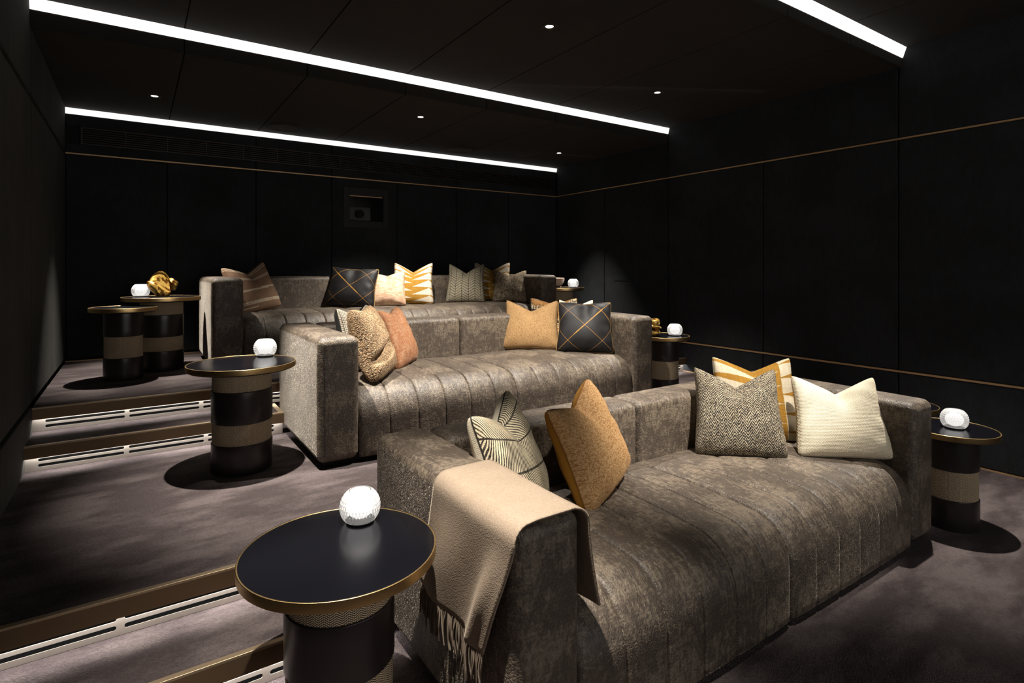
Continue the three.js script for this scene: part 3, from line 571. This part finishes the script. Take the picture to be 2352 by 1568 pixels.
const goldCord = plain(0xb08a4e, 0.6), mustard = plain(0xa8741c), darkCord = plain(0x1d1b1a), creamLinen = plain(0xd8cdb6), bronzeCord = plain(0x8a5a22);
// throw-covered sofa
cushion('cream cushion with black leaf-vein stripes, in the arm corner beside the throw', { pat: 'leaf', tier: 0, x: 2.52, d: 3.5, yaw: 40, tilt: 20, w: 0.95, h: 0.98, chop: 0.17, back: creamLinen, piping: darkCord, th: 0.18 });
cushion('bronze chenille cushion with a mustard back, leaning on the leaf-vein cushion', { pat: 'chenille', tier: 0, x: 3.42, d: 3.58, yaw: 22, tilt: 22, roll: 9, lift: 0.03, w: 0.9, h: 0.91, chop: 0.14, back: mustard, piping: bronzeCord, th: 0.19 });
cushion('mustard cushion with long beige wedges, behind the plain cream cushion', { pat: 'wedges', tier: 0, x: 5.83, d: 3.72, yaw: -40, tilt: 16, w: 0.93, h: 0.96, chop: 0.17 });
cushion('black and tan arrow-weave cushion, beside the cream cushion', { pat: 'arrow', tier: 0, x: 5.2, d: 3.5, yaw: -42, tilt: 20, w: 0.9, h: 0.94, chop: 0.22 });
cushion('plain cream honeycomb-weave cushion against the sofa arm', { pat: 'honey', tier: 0, x: 6.05, d: 2.88, yaw: -40, tilt: 22, w: 0.9, h: 0.86, chop: 0.22 });
// middle sofa
cushion('pale basket-weave cushion tucked behind the boucle cushion', { pat: 'basket', tier: 1, x: 2.6, d: 7.47, yaw: 45, tilt: 13, w: 0.92, h: 0.88, chop: 0.2, back: darkCord, piping: darkCord });
cushion('speckled tan boucle cushion slumped by the arm of the middle sofa', { pat: 'boucle', tier: 1, x: 2.63, d: 6.83, yaw: 56, tilt: 20, w: 0.9, h: 0.94, chop: 0.1, th: 0.2, sag: 1 });
cushion('rust orange velvet cushion beside the boucle cushion', { pat: 'rust', tier: 1, x: 3.18, d: 7.4, yaw: 50, tilt: 20, w: 0.88, h: 0.86, chop: 0.12, th: 0.17 });
cushion('plain tan woven cushion beside the black cushion on the middle sofa', { pat: 'tan', tier: 1, x: 5.46, d: 7.6, yaw: -42, tilt: 20, w: 0.95, h: 0.88, chop: 0.22, piping: bronzeCord });
cushion('black and cream rough-weave cushion between the tan and black cushions', { pat: 'patchweave', tier: 1, x: 5.97, d: 7.62, yaw: -40, tilt: 12, w: 0.86, h: 0.88, chop: 0.12 });
cushion('ivory cushion almost hidden behind the black cushion', { pat: 'cream', tier: 1, x: 6.2, d: 7.3, yaw: -40, tilt: 14, w: 0.62, h: 0.86, chop: 0.14 });
cushion('black satin cushion with crossing gold lines, on the middle sofa', { pat: 'slash', tier: 1, x: 6.03, d: 6.88, yaw: -40, tilt: 20, w: 0.9, h: 0.86, chop: 0.03, piping: goldCord });
// long rear sofa
cushion('brown linen cushion with cream stripes', { pat: 'stripe', tier: 2, x: 1.86, d: 10.85, yaw: 30, tilt: 20, roll: 8, w: 0.95, h: 0.92, chop: 0.2 });
cushion('black satin cushion with crossing gold lines, on the rear sofa', { pat: 'slash', tier: 2, x: 3.5, d: 11.0, yaw: -38, tilt: 20, w: 1.0, h: 0.84, chop: 0.03, flip: true, piping: goldCord, roll: -3 });
cushion('small pale peach velvet cushion between the black and triangle cushions', { pat: 'peach', tier: 2, x: 4.22, d: 10.8, yaw: -36, tilt: 20, w: 0.74, h: 0.76, chop: 0.12, roll: 4 });
cushion('mustard and cream triangle cushion beside the peach cushion', { pat: 'triangles', tier: 2, x: 4.87, d: 11.05, yaw: -30, tilt: 18, w: 0.88, h: 0.96, chop: 0.22 });
cushion('grey chevron cushion with dark lines', { pat: 'chevron', tier: 2, x: 6.12, d: 11.0, yaw: -36, tilt: 18, w: 0.86, h: 0.94, chop: 0.24 });
cushion('mustard and cream triangle cushion behind the grey chevron cushion', { pat: 'triangles', tier: 2, x: 6.86, d: 11.1, yaw: -38, tilt: 14, w: 0.9, h: 0.96, chop: 0.2 });
cushion('small brown tweed cushion at the right end of the rear sofa', { pat: 'tweed', tier: 2, x: 7.05, d: 10.6, yaw: -38, tilt: 18, w: 0.78, h: 0.78, chop: 0.18 });

// ------------------------------------------------------------------ throw over the sofa arm
{
  const t = thing('throw_blanket', 'beige wool throw with a fringe, draped over the sofa arm', 'throw', P(4.25, T[0], 2.4));
  const W = 2.62, xo = -W / 2, xi = xo + SOFA.arm, top = SOFA.top, e = 0.011, path = [];
  const yEnd = 0.345, r = 0.05;
  for (let i = 0; i <= 18; i++) path.push([xo - e, mix(yEnd, top + e - r, i / 18), 0, i / 18]);
  for (let i = 1; i <= 6; i++) { const a = i / 6 * Math.PI / 2; path.push([xo - e + r - r * Math.cos(a), top + e - r + r * Math.sin(a), 1, 1]); }
  for (let i = 1; i <= 6; i++) path.push([mix(xo - e + r, xi + e - r, i / 6), top + e, 2, 1]);
  for (let i = 1; i <= 6; i++) { const a = i / 6 * Math.PI / 2; path.push([xi + e - r + r * Math.sin(a), top + e - r + r * Math.cos(a), 3, 1]); }
  for (let i = 1; i <= 10; i++) path.push([xi + e + 0.03 * (i / 10) ** 1.5, mix(top + e - r, 0.442, i / 10), 4, 1 - i / 10]);
  const m = path.length - 1, n = 40;
  const edge = (q) => { // front and back edge (z) along the path
    if (q[2] === 0) { const k = 1 - q[3]; return [0.012 - 0.13 * k ** 1.1, -0.455 - 0.1 * k]; }
    if (q[2] === 4) { const k = 1 - q[3]; return [0.012 + 0.0 * k, -0.43]; }
    return [0.012, -0.455]; };
  const at = (u, v) => {
    const q = path[Math.round(v * m)], [zf, zb] = edge(q); const k = q[2] === 0 ? 1 - q[3] : 0;
    let x = q[0], y = q[1], z = mix(zf, zb, u);
    const fold = 0.020 * Math.exp(-(((u - 0.13 - 0.05 * k) / 0.07) ** 2)) + 0.010 * Math.sin(u * 9 + 1.5) + 0.006;
    if (q[2] === 0) x -= fold * sstep(0, 0.7, k);
    if (q[2] === 2 || q[2] === 1 || q[2] === 3) y += 0.004 * Math.sin(u * 7 + 2) * (q[2] === 2 ? 1 : 0.3) + 0.003;
    if (q[2] === 4) x += 0.012 * (1 - q[3]) * Math.cos(u * 8);
    return [x, y, z];
  };
  let vl = [0]; for (let i = 1; i <= m; i++) vl.push(vl[i - 1] + Math.hypot(path[i][0] - path[i - 1][0], path[i][1] - path[i - 1][1]));
  const wool = phys({ map: makeTex(512, (x, y) => mix3([126, 110, 94], [160, 143, 125], 0.7 * fbm(x, y, 170, 140, 2, 501) + 0.3 * fbm(x, y, 8, 6, 4, 505)), 1 / 0.4), roughness: 0.95, bumpMap: makeTex(512, (x, y) => fbm(x, y, 170, 170, 2, 509), 1 / 0.4, false), bumpScale: 0.0008, sheen: 0.7, sheenRoughness: 0.45, sheenColor: new THREE.Color(0.42, 0.36, 0.29), specularIntensity: 0.2 });
  const sheet = gridGeo(n, m, at, (u, v) => [u * 0.46, vl[Math.round(v * m)]]);
  part('cloth', thicken(sheet, 0.007), wool, t);
  const strands = [];
  for (let i = 0; i < 62; i++) {
    const u = (i + 0.5 + 0.4 * (rnd() - 0.5)) / 62, a = at(u, 0), L = 0.085 + 0.035 * rnd(), sw = (rnd() - 0.5) * 0.03, sx = (rnd() - 0.5) * 0.012, pts = [];
    for (let k = 0; k <= 4; k++) { const s = k / 4; pts.push(new THREE.Vector3(a[0] + sx * s - 0.004 * Math.sin(s * 3), a[1] + 0.006 - L * s, a[2] + sw * s * s + 0.003 * Math.sin(s * 6 + i))); }
    strands.push(new THREE.TubeGeometry(new THREE.CatmullRomCurve3(pts), 6, 0.0026, 5, false));
  }
  const fr = part('fringe', mergeGeometries(strands), wool, t); fr.userData.kind = 'stuff';
}

scene.traverse((o) => { if (o.isMesh) { o.castShadow = true; o.receiveShadow = true; } });
renderer.render(scene, camera);
